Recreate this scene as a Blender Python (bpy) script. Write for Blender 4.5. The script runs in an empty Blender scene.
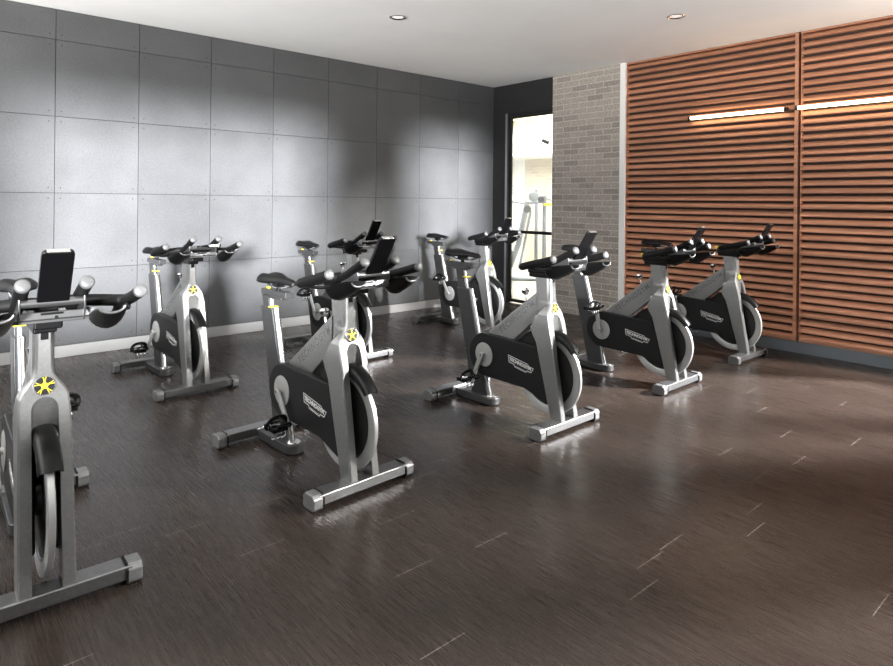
import bpy, bmesh, math, random
from mathutils import Vector, Matrix
random.seed(7)
PI = math.pi
scn = bpy.context.scene
COL = scn.collection

# ------------------------------------------------------------------ materials
def mat(name, col=(.5, .5, .5), rough=.5, metal=0.0, spec=.5, coat=0.0, emit=None, estr=0.0):
    m = bpy.data.materials.new(name); m.use_nodes = True
    b = m.node_tree.nodes['Principled BSDF']
    b.inputs['Base Color'].default_value = (*col, 1)
    b.inputs['Roughness'].default_value = rough
    b.inputs['Metallic'].default_value = metal
    b.inputs['Specular IOR Level'].default_value = spec
    b.inputs['Coat Weight'].default_value = coat
    if emit:
        b.inputs['Emission Color'].default_value = (*emit, 1)
        b.inputs['Emission Strength'].default_value = estr
    return m

def nodes(m):
    nt = m.node_tree
    return nt, nt.nodes, nt.links, nt.nodes['Principled BSDF']

def noisy(m, scale, lo, hi, strength=.0, dist=.002, stretch=(1, 1, 1), rlo=None, rhi=None):
    """fine procedural variation of colour (between lo and hi) plus bump"""
    nt, N, L, b = nodes(m)
    tc = N.new('ShaderNodeTexCoord'); mp = N.new('ShaderNodeMapping'); mp.inputs['Scale'].default_value = stretch
    L.new(tc.outputs['Object'], mp.inputs['Vector'])
    n = N.new('ShaderNodeTexNoise'); n.inputs['Scale'].default_value = scale; n.inputs['Detail'].default_value = 5
    L.new(mp.outputs[0], n.inputs['Vector'])
    r = N.new('ShaderNodeValToRGB')
    r.color_ramp.elements[0].position = .3; r.color_ramp.elements[0].color = (*lo, 1)
    r.color_ramp.elements[1].position = .7; r.color_ramp.elements[1].color = (*hi, 1)
    L.new(n.outputs['Fac'], r.inputs[0]); L.new(r.outputs[0], b.inputs['Base Color'])
    if strength:
        bp = N.new('ShaderNodeBump'); bp.inputs['Strength'].default_value = strength; bp.inputs['Distance'].default_value = dist
        L.new(n.outputs['Fac'], bp.inputs['Height']); L.new(bp.outputs[0], b.inputs['Normal'])
    if rlo is not None:
        mr = N.new('ShaderNodeMapRange'); mr.inputs['To Min'].default_value = rlo; mr.inputs['To Max'].default_value = rhi
        L.new(n.outputs['Fac'], mr.inputs['Value']); L.new(mr.outputs[0], b.inputs['Roughness'])
    return m

M = {}
M['silver'] = noisy(mat('silver_paint', rough=.34, metal=.9), 90, (.27, .27, .265), (.32, .32, .31), .05, .0005)
M['silver_bright'] = mat('bright_satin_alloy', (.66, .66, .65), .22, 1.0)
M['chrome'] = mat('polished_chrome', (.78, .78, .78), .12, 1.0)
M['housing'] = noisy(mat('charcoal_housing', rough=.48, spec=.25), 60, (.0065, .0065, .0068), (.0085, .0085, .0088), .04, .0005)
M['post'] = noisy(mat('dark_anodised_post', rough=.38, metal=.5), 60, (.045, .045, .046), (.060, .060, .061), .04, .0005)
M['black'] = mat('black_plastic', (.0028, .0028, .003), .34, spec=.2)
M['rubber'] = noisy(mat('black_grip_rubber', rough=.6, spec=.15), 400, (.0030, .0030, .0030), (.0050, .0050, .0050), .3, .0006)
M['leather'] = noisy(mat('saddle_vinyl', rough=.42, spec=.2), 300, (.003, .003, .0032), (.005, .005, .005), .15, .0004)
M['screen'] = mat('dark_screen_plate', (.0022, .0022, .0026), .25, 0, .2)
M['yellow'] = mat('yellow_plastic', (.80, .66, .02), .4)
M['badge_black'] = mat('badge_black', (.01, .01, .01), .3)
M['grey_disc'] = mat('grey_crank_disc', (.30, .30, .29), .45, .3)
M['etched'] = mat('etched_lettering', (.14, .14, .14), .5, .4)
M['logo_white'] = mat('printed_pale_grey', (.55, .55, .55), .5)
M['bracket'] = mat('dark_satin_alloy', (.20, .20, .20), .28, .9)
M['rim'] = mat('machined_flywheel_rim', (.50, .50, .49), .40, .8)
M['rail'] = mat('brushed_rail', (.42, .42, .42), .24, 1.0)
M['wheel_dark'] = mat('flywheel_web', (.015, .015, .015), .4, .3)
M['cap'] = noisy(mat('foot_cap_grey', rough=.34, metal=.6), 80, (.17, .17, .17), (.21, .21, .21), .05, .0005)
M['grip_end'] = mat('grip_end_plug', (.085, .085, .085), .45, .2)
M['foot'] = noisy(mat('foot_satin_metal', rough=.3, metal=.9), 70, (.20, .20, .20), (.25, .25, .25), .05, .0004)

# ------------------------------------------------------------------ mesh builder
class MB:
    def __init__(s):
        s.bm = bmesh.new(); s.mats = []; s.cur = 0
    def use(s, m):
        if m not in s.mats: s.mats.append(m)
        s.cur = s.mats.index(m); return s
    def face(s, vs):
        try:
            f = s.bm.faces.new(vs); f.material_index = s.cur; return f
        except ValueError: return None
    def box(s, x0, x1, y0, y1, z0, z1):
        v = [s.bm.verts.new(p) for p in ((x0,y0,z0),(x1,y0,z0),(x1,y1,z0),(x0,y1,z0),(x0,y0,z1),(x1,y0,z1),(x1,y1,z1),(x0,y1,z1))]
        for q in ((0,3,2,1),(4,5,6,7),(0,1,5,4),(1,2,6,5),(2,3,7,6),(3,0,4,7)): s.face([v[i] for i in q])
        return s
    def hexa(s, pts):
        v = [s.bm.verts.new(p) for p in pts]
        for q in ((0,3,2,1),(4,5,6,7),(0,1,5,4),(1,2,6,5),(2,3,7,6),(3,0,4,7)): s.face([v[i] for i in q])
        return s
    def prism(s, poly, a0, a1, axis='x'):
        """poly: list of 2D points; extruded along axis from a0 to a1. x: (y,z)  y: (x,z)  z: (x,y)"""
        def P(p, a):
            return {'x': (a, p[0], p[1]), 'y': (p[0], a, p[1]), 'z': (p[0], p[1], a)}[axis]
        A = [s.bm.verts.new(P(p, a0)) for p in poly]; B = [s.bm.verts.new(P(p, a1)) for p in poly]
        n = len(poly)
        s.face(A[::-1]); s.face(B)
        for i in range(n): s.face([A[i], A[(i+1) % n], B[(i+1) % n], B[i]])
        return s
    def rings(s, rings, cap0=True, cap1=True, closed=True):
        R = [[s.bm.verts.new(p) for p in r] for r in rings]
        n = len(rings[0])
        for a, b in zip(R[:-1], R[1:]):
            for i in range(n if closed else n-1):
                s.face([a[i], a[(i+1) % n], b[(i+1) % n], b[i]])
        if cap0: s.face(R[0][::-1])
        if cap1: s.face(R[-1])
        return s
    def tube(s, pts, r, n=14, cap=True, ry=None):
        pts = [Vector(p) for p in pts]
        rs = r if isinstance(r, (list, tuple)) else [r]*len(pts)
        rings = []; up = None
        for i, p in enumerate(pts):
            t = (pts[min(i+1, len(pts)-1)] - pts[max(i-1, 0)]).normalized()
            if up is None:
                up = Vector((0, 0, 1)) if abs(t.z) < .9 else Vector((0, 1, 0))
            u = (up - t*up.dot(t)).normalized(); w = t.cross(u); up = u
            rings.append([p + (u*math.cos(2*PI*k/n)*rs[i] + w*math.sin(2*PI*k/n)*(ry if ry else rs[i])) for k in range(n)])
        return s.rings(rings, cap, cap)
    def lathe(s, prof, c=(0, 0, 0), axis='x', n=48, closed=False):
        """prof: list of (a, r): a along the axis, r the radius"""
        rings = []
        for k in range(n):
            t = 2*PI*k/n; ct, st = math.cos(t), math.sin(t); r_ = []
            for a, r in prof:
                q = {'x': (a, r*ct, r*st), 'y': (r*ct, a, r*st), 'z': (r*ct, r*st, a)}[axis]
                r_.append((c[0]+q[0], c[1]+q[1], c[2]+q[2]))
            rings.append(r_)
        R = [[s.bm.verts.new(p) for p in r] for r in rings]; m = len(prof)
        for k in range(n):
            a, b = R[k], R[(k+1) % n]
            for i in range(m if closed else m-1): s.face([a[i], a[(i+1) % m], b[(i+1) % m], b[i]])
        return s
    def ball(s, c, r, sc=(1, 1, 1), n=16):
        mtx = Matrix.Translation(c) @ Matrix.Diagonal((*sc, 1))
        d = bmesh.ops.create_uvsphere(s.bm, u_segments=n, v_segments=max(6, n//2), radius=r, matrix=mtx)
        for v in d['verts']:
            for f in v.link_faces: f.material_index = s.cur
        return s
    def build(s, name, m=None, parent=None, loc=None, bevel=0, seg=2, angle=35, weld=True, smooth=True):
        if m is not None and not s.mats: s.mats.append(m)
        if weld: bmesh.ops.remove_doubles(s.bm, verts=s.bm.verts, dist=1e-5)
        bmesh.ops.recalc_face_normals(s.bm, faces=s.bm.faces)
        if loc: bmesh.ops.translate(s.bm, verts=s.bm.verts, vec=(-loc[0], -loc[1], -loc[2]))
        me = bpy.data.meshes.new(name); s.bm.to_mesh(me); s.bm.free()
        for q in s.mats: me.materials.append(q)
        if smooth:
            me.shade_smooth(); me.set_sharp_from_angle(angle=math.radians(angle))
        o = bpy.data.objects.new(name, me); COL.objects.link(o)
        if parent: o.parent = parent
        if loc: o.location = loc
        if bevel:
            b = o.modifiers.new('bevel', 'BEVEL'); b.width = bevel; b.segments = seg; b.limit_method = 'ANGLE'
            b.angle_limit = math.radians(35); b.harden_normals = True
        return o

def spline(pts, n=6):
    """Catmull-Rom through 3D points"""
    P = [Vector(p) for p in pts]; out = []
    for i in range(len(P)-1):
        a, b, c, d = P[max(i-1, 0)], P[i], P[i+1], P[min(i+2, len(P)-1)]
        for k in range(n):
            t = k/n
            out.append(.5*((2*b) + (c-a)*t + (2*a-5*b+4*c-d)*t*t + (3*b-a-3*c+d)*t**3))
    out.append(P[-1]); return out

def text_part(name, body, size, m, mtx, parent, spacing=1.0, ext=.0006, xs=1.0, bold=0.0):
    cu = bpy.data.curves.new(name, 'FONT'); cu.body = body; cu.size = size; cu.align_x = 'CENTER'; cu.align_y = 'CENTER'
    cu.space_character = spacing; cu.extrude = ext; cu.offset = bold; cu.resolution_u = 3
    ob = bpy.data.objects.new('tmp', cu); COL.objects.link(ob)
    me = bpy.data.meshes.new_from_object(ob)
    bpy.data.objects.remove(ob); bpy.data.curves.remove(cu)
    me.transform(mtx @ Matrix.Diagonal((xs, 1, 1, 1)))
    me.materials.clear(); me.materials.append(m); me.name = name
    o = bpy.data.objects.new(name, me); COL.objects.link(o)
    if parent: o.parent = parent
    return o

def tag(o, label=None, cat=None, group=None, kind=None):
    if label: o['label'] = label
    if cat: o['category'] = cat
    if group: o['group'] = group
    if kind: o['kind'] = kind
    return o

def arc(cx, cy, r, a0, a1, n):
    return [(cx + r*math.cos(math.radians(a0+(a1-a0)*k/n)), cy + r*math.sin(math.radians(a0+(a1-a0)*k/n))) for k in range(n+1)]

# ------------------------------------------------------------------ the exercise bike
# local frame: origin on the floor below the front face of the front foot, bike faces -Y.  F(f,z): f forward
def F(poly): return [(-f, z) for f, z in poly]
WF, WZ = -.17, .292          # flywheel centre (forward, height)
CF, CZ = -.635, .325         # crank centre

def make_bike():
    root = bpy.data.objects.new('exercise_bike', None); COL.objects.link(root)
    # ---- feet
    def foot(name, f0, f1):
        b = MB(); b.box(-.245, .245, -f1, -f0, .018, .064)
        ft = b.build(name, M['foot'], root, bevel=.006)
        for s in (-1, 1):
            c = MB()
            x0, x1 = (.220, .272) if s > 0 else (-.272, -.220)
            fm, hw = -(f0+f1)/2, (f1-f0)/2+.004
            prof = [(fm-hw+.012, 0), (fm+hw-.012, 0), (fm+hw, .012), (fm+hw, .052), (fm+hw-.016, .068), (fm-hw+.016, .068), (fm-hw, .052), (fm-hw, .012)]
            c.prism(prof, x0, x1, 'x')
            e = c.build('end_cap', M['cap'], ft, bevel=.006, seg=3)
            g = MB(); xm = x0 + (.010 if s > 0 else .042)
            g.prism([(fm-hw+.010, .002), (fm+hw-.010, .002), (fm+hw+.0012, .014), (fm+hw+.0012, .052), (fm+hw-.015, .0692), (fm-hw+.015, .0692), (fm-hw-.0012, .052), (fm-hw-.0012, .014)], xm-.006*s-.004, xm-.006*s+.004, 'x')
            g.build('rubber_strip', M['rubber'], ft)
        return ft
    foot('front_foot', -.085, -.004)
    foot('rear_foot', -.985, -.905)
    b = MB()
    pl = [(-.052, .91), (-.052, .62)] + [(.052*math.cos(a), .62-.045*math.sin(a)) for a in [PI-PI*k/10 for k in range(1, 10)]] + [(.052, .62), (.052, .91)]
    b.prism(pl, .004, .050, 'z')
    st = b.build('rear_stay', M['post'], root, bevel=.005)
    # ---- fork and head
    b = MB()
    def arch_in(z):
        if z >= .642: return 0.0
        if z > .602: return .038*math.sqrt(max(0, 1-((z-.602)/.040)**2))
        return .038 + .003*(.602-z)/.55
    def outer(z):
        pts = [(.05, .080), (.30, .078), (.55, .0750), (.60, .0735), (.64, .070), (.66, .062), (.68, .048), (.70, .034), (.715, .0275), (.74, .0235), (.86, .022)]
        for (a, wa), (c, wc) in zip(pts[:-1], pts[1:]):
            if z <= c: return wa + (wc-wa)*(z-a)/(c-a)
        return .022
    def ff(z):
        pts = [(.05, -.012), (.53, -.095), (.60, -.112), (.65, -.128), (.69, -.134), (.86, -.142)]
        for (a, wa), (c, wc) in zip(pts[:-1], pts[1:]):
            if z <= c: return wa + (wc-wa)*(z-a)/(c-a)
        return -.142
    def fb(z):
        pts = [(.05, -.085), (.48, -.205), (.52, -.232), (.56, -.252), (.60, -.246), (.765, -.243), (.86, -.250)]
        for (a, wa), (c, wc) in zip(pts[:-1], pts[1:]):
            if z <= c: return wa + (wc-wa)*(z-a)/(c-a)
        return -.25
    def fw(z):      # rear edge of the wide shoulder part
        if z <= .56: return fb(z)
        if z >= .71: return ff(z)-.014
        return fb(.56) + (ff(.71)-.014-fb(.56))*(z-.56)/.15
    zs = [.055, .12, .2, .3, .4, .48, .52, .56, .58, .60, .612, .622, .630, .636, .640, .642, .65, .66, .67, .68, .69, .70, .71, .715, .725, .74, .765, .80, .86]
    for s in (-1, 1):
        rows = []
        for z in zs:
            xi, xo = arch_in(z), outer(z)
            ch = .006
            xn = max(.031, xo - 10) if z > .56 else xo
            if z > .56: xn = xo + (.031-xo)*min(1, (z-.56)/.012) if xo > .031 else .031
            f2 = max(fw(z), fb(z)+.004) if z <= .56 else fw(z)
            if z <= .56: f2 = fb(z)+.012
            rows.append([b.bm.verts.new(p) for p in ((s*xi, -ff(z), z), (s*(xo-ch), -ff(z), z), (s*xo, -ff(z)+ch, z), (s*xo, -f2, z), (s*xn, -min(f2, f2-.012) if z > .56 else -fb(z)-.006, z), (s*xn, -fb(z), z), (s*xi, -fb(z), z))])
        for r0, r1 in zip(rows[:-1], rows[1:]):
            for i in range(6): b.face([r0[i], r0[i+1], r1[i+1], r1[i]])
            if (r0[0].co.x != 0 or r1[0].co.x != 0): b.face([r0[6], r0[0], r1[0], r1[6]])
        b.face(rows[0]); b.face(rows[-1])
    fork = b.build('fork', M['silver'], root, angle=28)
    # recessed panel in the arch
    b = MB(); b.box(-.041, .041, .126, .138, .50, .644)
    b.build('arch_panel', M['silver'], fork)
    # dark slot in the neck
    b = MB(); b.hexa([(-.011, -ff(.825)-.0012, .825), (.011, -ff(.825)-.0012, .825), (.011, -ff(.825)+.004, .825), (-.011, -ff(.825)+.004, .825),
                      (-.011, -ff(.86)-.0012, .862), (.011, -ff(.86)-.0012, .862), (.011, -ff(.86)+.004, .862), (-.011, -ff(.86)+.004, .862)])
    b.build('neck_slot', M['black'], fork)
    # badge: disc with a star
    zc = .677; yc = -ff(zc); tilt = math.atan2(.078, .55)
    bm_ = MB(); bm_.use(M['badge_black']); bm_.lathe([(0.004, 0), (0.004, .0285), (-.004, .0285), (-.004, 0)], (0, 0, 0), 'y', 36)
    bm_.use(M['silver_bright']); bm_.lathe([(.003, .0285), (.003, .0315), (-.0055, .0315), (-.0055, .0285)], (0, 0, 0), 'y', 36)
    bm_.use(M['yellow'])
    star = []
    for k in range(10):
        a = PI/2 + k*PI/5; r = .0175 if k % 2 == 0 else .0085
        star.append((r*math.cos(a), r*math.sin(a)))
    bm_.prism(star, -.0062, -.003, 'y')
    for k in range(5):
        a = PI/2 + k*2*PI/5
        for d in (-.16, .16):
            c0, s0 = math.cos(a), math.sin(a); c1, s1 = math.cos(a+d), math.sin(a+d)
            w = .0011; nx, nz = -s1*w, c1*w; px, pz = c0*.012, s0*.012; qx, qz = c1*.028, s1*.028
            bm_.prism([(px-nx, pz-nz), (qx-nx, qz-nz), (qx+nx, qz+nz), (px+nx, pz+nz)], -.0060, -.003, 'y')
    bd = bm_.build('badge', None, fork, weld=False, angle=30)
    bd.location = (0, yc, zc); bd.rotation_euler = (-math.atan2(.012, .06), 0, 0)
    # ---- down tube with lettering
    b = MB()
    b.prism(F([(-.225, .775), (-.225, .610), (-.425, .440), (-.655, .440), (-.615, .478)]), -.031, .031, 'x')
    dt = b.build('down_tube', M['silver'], root, bevel=.008, seg=3)
    a = math.atan2(.765-.478, .615-.24)
    for s in (-1, 1):
        ang = a
        if s < 0:   # -x side, text reads rising towards the front (front is -y): its x axis runs to -y/up
            X = Vector((0, -math.cos(ang), math.sin(ang))); Z = Vector((-1, 0, 0))
        else:
            X = Vector((0, math.cos(ang), -math.sin(ang))); Z = Vector((1, 0, 0))
        Y = Z.cross(X)
        c = Vector((s*.0312, .395, .590))
        mt = Matrix.Translation(c) @ Matrix((X, Y, Z)).transposed().to_4x4()
        text_part('lettering', 'TECHNOGYM', .050, M['etched'], mt, dt, spacing=1.16, bold=.0008)
    # ---- housing
    H = arc(-CF, CZ, .135, -95, 95, 22)       # in y coordinates (rear = +y)
    poly = H + [(.39, .452), (.215, .450), (.165, .300), (.13, .132), (.30, .186)]
    b = MB()
    b.prism(poly, -.066, -.020, 'x'); b.prism(poly, .020, .066, 'x')
    core = arc(-CF, CZ, .130, -95, 95, 18) + [(.44, .448), (.42, .20)]
    b.prism(core, -.030, .030, 'x')
    hs = b.build('housing', M['housing'], root, bevel=.006, seg=3, weld=False)
    for s in (-1, 1):
        c = MB(); c.lathe([(s*.0665, 0), (s*.0665, .0835), (s*.060, .0835)], (0, -CF, CZ), 'x', 44)
        c.build('disc_recess', M['black'], hs)
        d = MB(); d.lathe([(s*.062, .075), (s*.0685, .075), (s*.0695, .072), (s*.0695, .0)], (0, -CF, CZ), 'x', 44)
        d.build('crank_disc', M['grey_disc'], hs)
        # logo: slanted plate outline with the name, and a small tail below
        ang = math.radians(10)
        if s < 0: X = Vector((0, -math.cos(ang), -math.sin(ang))); Z = Vector((-1, 0, 0))
        else: X = Vector((0, math.cos(ang), math.sin(ang))); Z = Vector((1, 0, 0))
        if s > 0: X = Vector((0, math.cos(ang), math.sin(ang)))
        Y = Z.cross(X)
        mt = Matrix.Translation((s*.0663, .335, .322)) @ Matrix((X, Y, Z)).transposed().to_4x4() @ Matrix.Diagonal((1.22, 1.2, 1, 1))
        lg = MB()
        o_ = [(-.082, .020), (.050, .020), (.058, .012), (.088, .012), (.076, -.016), (.050, -.016), (.046, -.026), (-.030, -.026), (-.036, -.016), (-.070, -.016)]
        cx = sum(p[0] for p in o_)/len(o_); cy = sum(p[1] for p in o_)/len(o_)
        i_ = []
        n_ = len(o_)
        for k in range(n_):
            p0, p1, p2 = Vector(o_[k-1]), Vector(o_[k]), Vector(o_[(k+1) % n_])
            e1 = (p1-p0).normalized(); e2 = (p2-p1).normalized()
            n1 = Vector((e1.y, -e1.x)); n2 = Vector((e2.y, -e2.x)); bs = (n1+n2); bs = bs/max(.3, bs.dot(n1))
            i_.append(p1 + bs*.0035)
        V0 = [lg.bm.verts.new((mt @ Vector((p[0], p[1], .0006)))) for p in o_]
        V1 = [lg.bm.verts.new((mt @ Vector((p[0], p[1], .0006)))) for p in i_]
        for k in range(n_): lg.face([V0[k], V0[(k+1) % n_], V1[(k+1) % n_], V1[k]])
        t0 = text_part('logo_plate', 'TECHNOGYM', .0235, M['logo_white'], mt @ Matrix.Translation((.001, .002, .0004)), hs, spacing=.95, bold=.0009)
        bmj = bmesh.new(); bmj.from_mesh(t0.data)
        tmp = bpy.data.meshes.new('t'); bmesh.ops.recalc_face_normals(lg.bm, faces=lg.bm.faces); lg.bm.to_mesh(tmp); lg.bm.free(); bmj.from_mesh(tmp)
        # thin second line under the name
        for xx in range(7):
            a0 = -.024+xx*.0092
            vs = [bmj.verts.new(mt @ Vector(p)) for p in ((a0, -.0205, .0008), (a0+.006, -.0205, .0008), (a0+.006, -.0175, .0008), (a0, -.0175, .0008))]
            bmj.faces.new(vs)
        bmj.to_mesh(t0.data); bmj.free(); bpy.data.meshes.remove(tmp)
    # ---- wheel cover behind the fork, fender guard in front
    b = MB(); pc = arc(-WF, WZ, .262, 108, -8, 20)
    pc2 = [(-WF, WZ+.1)]
    b.prism(arc(-WF, WZ, .262, 94, 6, 18) + arc(-WF, WZ, .236, 6, 94, 18), -.034, .034, 'x')
    b.prism(arc(-WF, WZ, .262, 94, 6, 18) + [(-WF+.1, WZ)], -.034, -.016, 'x')
    b.prism(arc(-WF, WZ, .262, 94, 6, 18) + [(-WF+.1, WZ)], .016, .034, 'x')
    b.build('wheel_cover', M['housing'], root, bevel=.004, weld=False)
    b = MB(); rr = []
    n = 16
    for k in range(n+1):
        t = k/n; a = math.radians(92 + (142-92)*t)     # towards the front (-y)
        ro = .262 + .004*math.sin(t*PI); hw = .035; dp = .055*(1-.55*t)
        ring = []
        for (x, d) in ((-hw, dp), (-hw, .018), (-hw*.86, .006), (-hw*.5, 0), (0, -.002), (hw*.5, 0), (hw*.86, .006), (hw, .018), (hw, dp), (hw-.005, dp), (hw-.006, .02), (hw*.6, .008), (0, .006), (-hw*.6, .008), (-hw+.006, .02), (-hw+.005, dp)):
            r_ = ro - d
            ring.append((x, -WF + r_*math.cos(a), WZ + r_*math.sin(a)))
        rr.append(ring)
    b.rings(rr)
    b.build('wheel_guard', M['black'], root, angle=50)
    # ---- flywheel
    b = MB(); b.use(M['rim'])
    b.lathe([(-.009, .184), (-.011, .188), (-.011, .229), (-.008, .232), (.008, .232), (.011, .229), (.011, .188), (.009, .184)], (0, -WF, WZ), 'x', 72, closed=True)
    b.use(M['wheel_dark'])
    b.lathe([(-.0105, .184), (-.005, .178), (-.004, .05), (-.018, .045), (-.018, .0), (-.018, 0), (.018, 0), (.018, .045), (.004, .05), (.005, .178), (.0105, .184)], (0, -WF, WZ), 'x', 60)
    b.build('flywheel', None, root, weld=False)
    # ---- seat post
    b = MB()
    b.prism(F([(-.785, .035), (-.640, .035), (-.826, .715), (-.945, .715)]), -.024, .024, 'x')
    sp = b.build('seat_post', M['post'], root, bevel=.006, seg=3)
    b = MB(); b.tube([(0, .648, .035), (0, .830, .712)], .020, 20)
    b.build('front_rail', M['rail'], sp, angle=50)
    b = MB(); b.lathe([(.0, .036), (.052, .036), (.055, .033), (.055, 0)], (0, .628, 0), 'z', 28)
    b.build('post_shoe', M['silver_bright'], sp)
    # sliding upper part: origin at its middle so it can be raised
    b = MB(); b.prism(F([(-.905, .60), (-.835, .60), (-.892, .848), (-.962, .848)]), -.018, .018, 'x')
    sl = b.build('saddle_post', M['post'], root, bevel=.004)
    b = MB(); b.tube([(0, .845, .62), (0, .895, .842)], .013, 16)
    b.build('post_scale', M['rail'], sl, angle=50)
    b = MB(); b.box(-.023, .023, .850, .885, .786, .793); b.build('height_pin', M['yellow'], sl, bevel=.002)
    b = MB(); b.box(-.026, .026, .80, 1.055, .852, .884); b.box(-.022, .022, .845, .985, .835, .856)
    sd = b.build('saddle_slider', M['post'], root, bevel=.005, weld=False)
    b = MB(); b.box(-.0265, .0265, .790, .802, .851, .885); b.build('slider_end', M['post'], sd, bevel=.004)
    b = MB(); b.box(-.007, .007, 1.008, 1.030, .884, .893); b.build('slider_lever', M['yellow'], sd, bevel=.003)
    b = MB(); b.lathe([(0, 0), (0, .012), (.03, .012), (.032, 0)], (0, .91, .884), 'z', 18); b.box(-.024, .024, .885, .935, .905, .922)
    sc_ = b.build('saddle_clamp', M['black'], root, weld=False)
    # ---- saddle
    b = MB(); rings = []
    #            y (rear +)  half width, top z, bottom z
    S_ = [(1.045, .020, .955, .935), (1.035, .055, .966, .925), (1.01, .076, .972, .920), (.97, .080, .971, .918), (.93, .068, .966, .920), (.89, .046, .961, .923), (.85, .030, .958, .925), (.80, .022, .954, .925), (.76, .019, .948, .922), (.745, .010, .940, .925)]
    for (y, w, zt, zb) in S_:
        ring = []
        for k in range(20):
            t = 2*PI*k/20; c, s_ = math.cos(t), math.sin(t)
            x = w*math.copysign(abs(c)**.8, c); h = (zt-zb)
            z = zb + h*.5 + h*.5*math.copysign(abs(s_)**.8, s_)
            if s_ > 0 and y > .8: z -= .010*max(0, 1-abs(x)/(w*.45))        # centre groove
            if abs(x) > w*.7: z -= .010*(abs(x)/w-.7)/.3
            ring.append((x, y, z))
        rings.append(ring)
    b.rings(rings)
    sa = b.build('saddle', M['leather'], root, angle=60)
    for s in (-1, 1):
        b = MB(); b.tube(spline([(s*.012, .77, .925), (s*.02, .83, .905), (s*.022, .93, .903), (s*.03, 1.0, .925)]), .0035, 8)
        b.build('saddle_rail', M['chrome'], sa)
    # ---- handlebar
    b = MB()
    b.box(-.034, .034, .125, .300, .848, .875)
    b.box(-.040, .040, .055, .305, .872, .905)
    b.prism([(.10, .900), (.30, .900), (.31, .915), (.24, .945), (.10, .940)], -.034, .034, 'x')
    hm = b.build('handlebar_mount', M['black'], root, bevel=.006, weld=False)
    b = MB(); b.box(-.012, .012, .300, .335, .905, .922); b.build('mount_lever', M['yellow'], hm, bevel=.003)
    b = MB(); b.lathe([(0, 0), (0, .012), (.012, .014), (.02, .012), (.02, 0)], (.04, .20, .885), 'x', 16); b.build('clamp_knob', M['chrome'], hm)
    # tubes
    b = MB()
    for s in (-1, 1):
        b.tube(spline([(s*.0, .115, .945), (s*.08, .125, .948), (s*.16, .158, .938), (s*.215, .180, .930), (s*.245, .165, .930), (s*.252, .120, .942), (s*.247, .03, .965), (s*.243, -.045, .985)], 5), [.0205]*36, 14)
        b.tube([(s*.078, .15, .925), (s*.080, .05, .965), (s*.083, -.075, 1.028)], .0200, 14)
    hb = b.build('handlebar', M['rubber'], root, weld=False, angle=50)
    for s in (-1, 1):
        for p, q in (((.2426, -.0450, .985), (.242, -.062, .9895)), ((.083, -.073, 1.0270), (.0832, -.090, 1.0355))):
            P, Q = Vector((s*p[0], p[1], p[2])), Vector((s*q[0], q[1], q[2])); d = (Q-P).normalized()
            c = MB(); c.tube([P, P+d*.010, P+d*.014, P+d*.016], [.0210, .0210, .017, .008], 18)
            c.build('grip_cap', M['grip_end'], hb, angle=50)
    # forearm troughs under the horns
    for s in (-1, 1):
        b = MB(); top = []; 
        sec = [(-.120, .105, .185, .955, .932), (-.095, .100, .194, .952, .914), (-.05, .096, .204, .949, .888), (-.01, .094, .212, .944, .868), (.02, .096, .214, .940, .864), (.042, .105, .208, .936, .874), (.054, .125, .190, .930, .895)]
        outer_r = []; 
        for (y, xa, xb, zr, zb) in sec:
            cx, hw = (xa+xb)/2, (xb-xa)/2; ring = []
            for k in range(13):
                t = PI + PI*k/12
                ring.append((s*(cx+hw*math.cos(t)), y, zr + (zr-zb)*math.sin(t)))
            for k in range(12, -1, -1):
                t = PI + PI*k/12
                ring.append((s*(cx+(hw-.006)*math.cos(t)), y, zr + (zr-zb-.006)*math.sin(t)))
            outer_r.append(ring)
        b.rings(outer_r)
        tr = b.build('forearm_tray', M['black'], hb, weld=False, angle=50)
        q = MB(); q.tube(spline([(s*.206, -.01, .932), (s*.226, .04, .922), (s*.240, .10, .924), (s*.246, .14, .930)], 4), .008, 8); q.build('tray_strut', M['black'], hb)
        (y, xa, xb, zr, zb) = sec[0]; cx, hw = (xa+xb)/2, (xb-xa)/2
        c = MB(); c.tube([(s*(cx+(hw-.003)*math.cos(PI+PI*k/14)), y-.001, zr+(zr-zb-.003)*math.sin(PI+PI*k/14)) for k in range(15)], .0042, 8)
        c.build('tray_rim', M['bracket'], hb, angle=60)
    # console bracket
    b = MB()
    b.tube([(-.086, -.018, .968), (.086, -.018, .968)], .0125, 16)
    b.box(-.125, .125, -.012, .10, .905, .917)
    b.hexa([(-.10, -.018, .918), (.10, -.018, .918), (.10, -.006, .908), (-.10, -.006, .908), (-.10, -.012, .938), (.10, -.012, .938), (.10, .0, .938), (-.10, .0, .938)])
    for s in (-1, 1):
        b.prism([(-.034, .950), (-.030, .985), (.09, .985), (.09, .905), (-.012, .905)], s*.086-.003, s*.086+.003, 'x')
    br = b.build('console_bracket', M['bracket'], root, bevel=.002, weld=False)
    b = MB(); b.box(-.03, .03, -.0165, -.008, .930, .936); b.build('bracket_slot', M['black'], br)
    b = MB(); b.lathe([(0, 0), (0, .005), (.004, .005)], (0.01, -.022, .922), 'y', 12); b.build('bracket_screw', M['chrome'], br)
    # display plate: hinge origin
    hx = (0, -.030, .975)
    b = MB(); r = .012; w, h = .043, .185
    pl = [(w-r+r*math.cos(a), h-r+r*math.sin(a)) for a in (0, PI/6, PI/3, PI/2)] + [(-w+r+r*math.cos(a), h-r+r*math.sin(a)) for a in (PI/2, 2*PI/3, 5*PI/6, PI)] + [(-w, 0), (w, 0)]
    b.prism(pl, -.008, .008, 'y')
    dp = b.build('display', M['screen'], root, bevel=.003)
    dp.location = hx; dp.rotation_euler = (math.radians(31), 0, 0)
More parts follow.
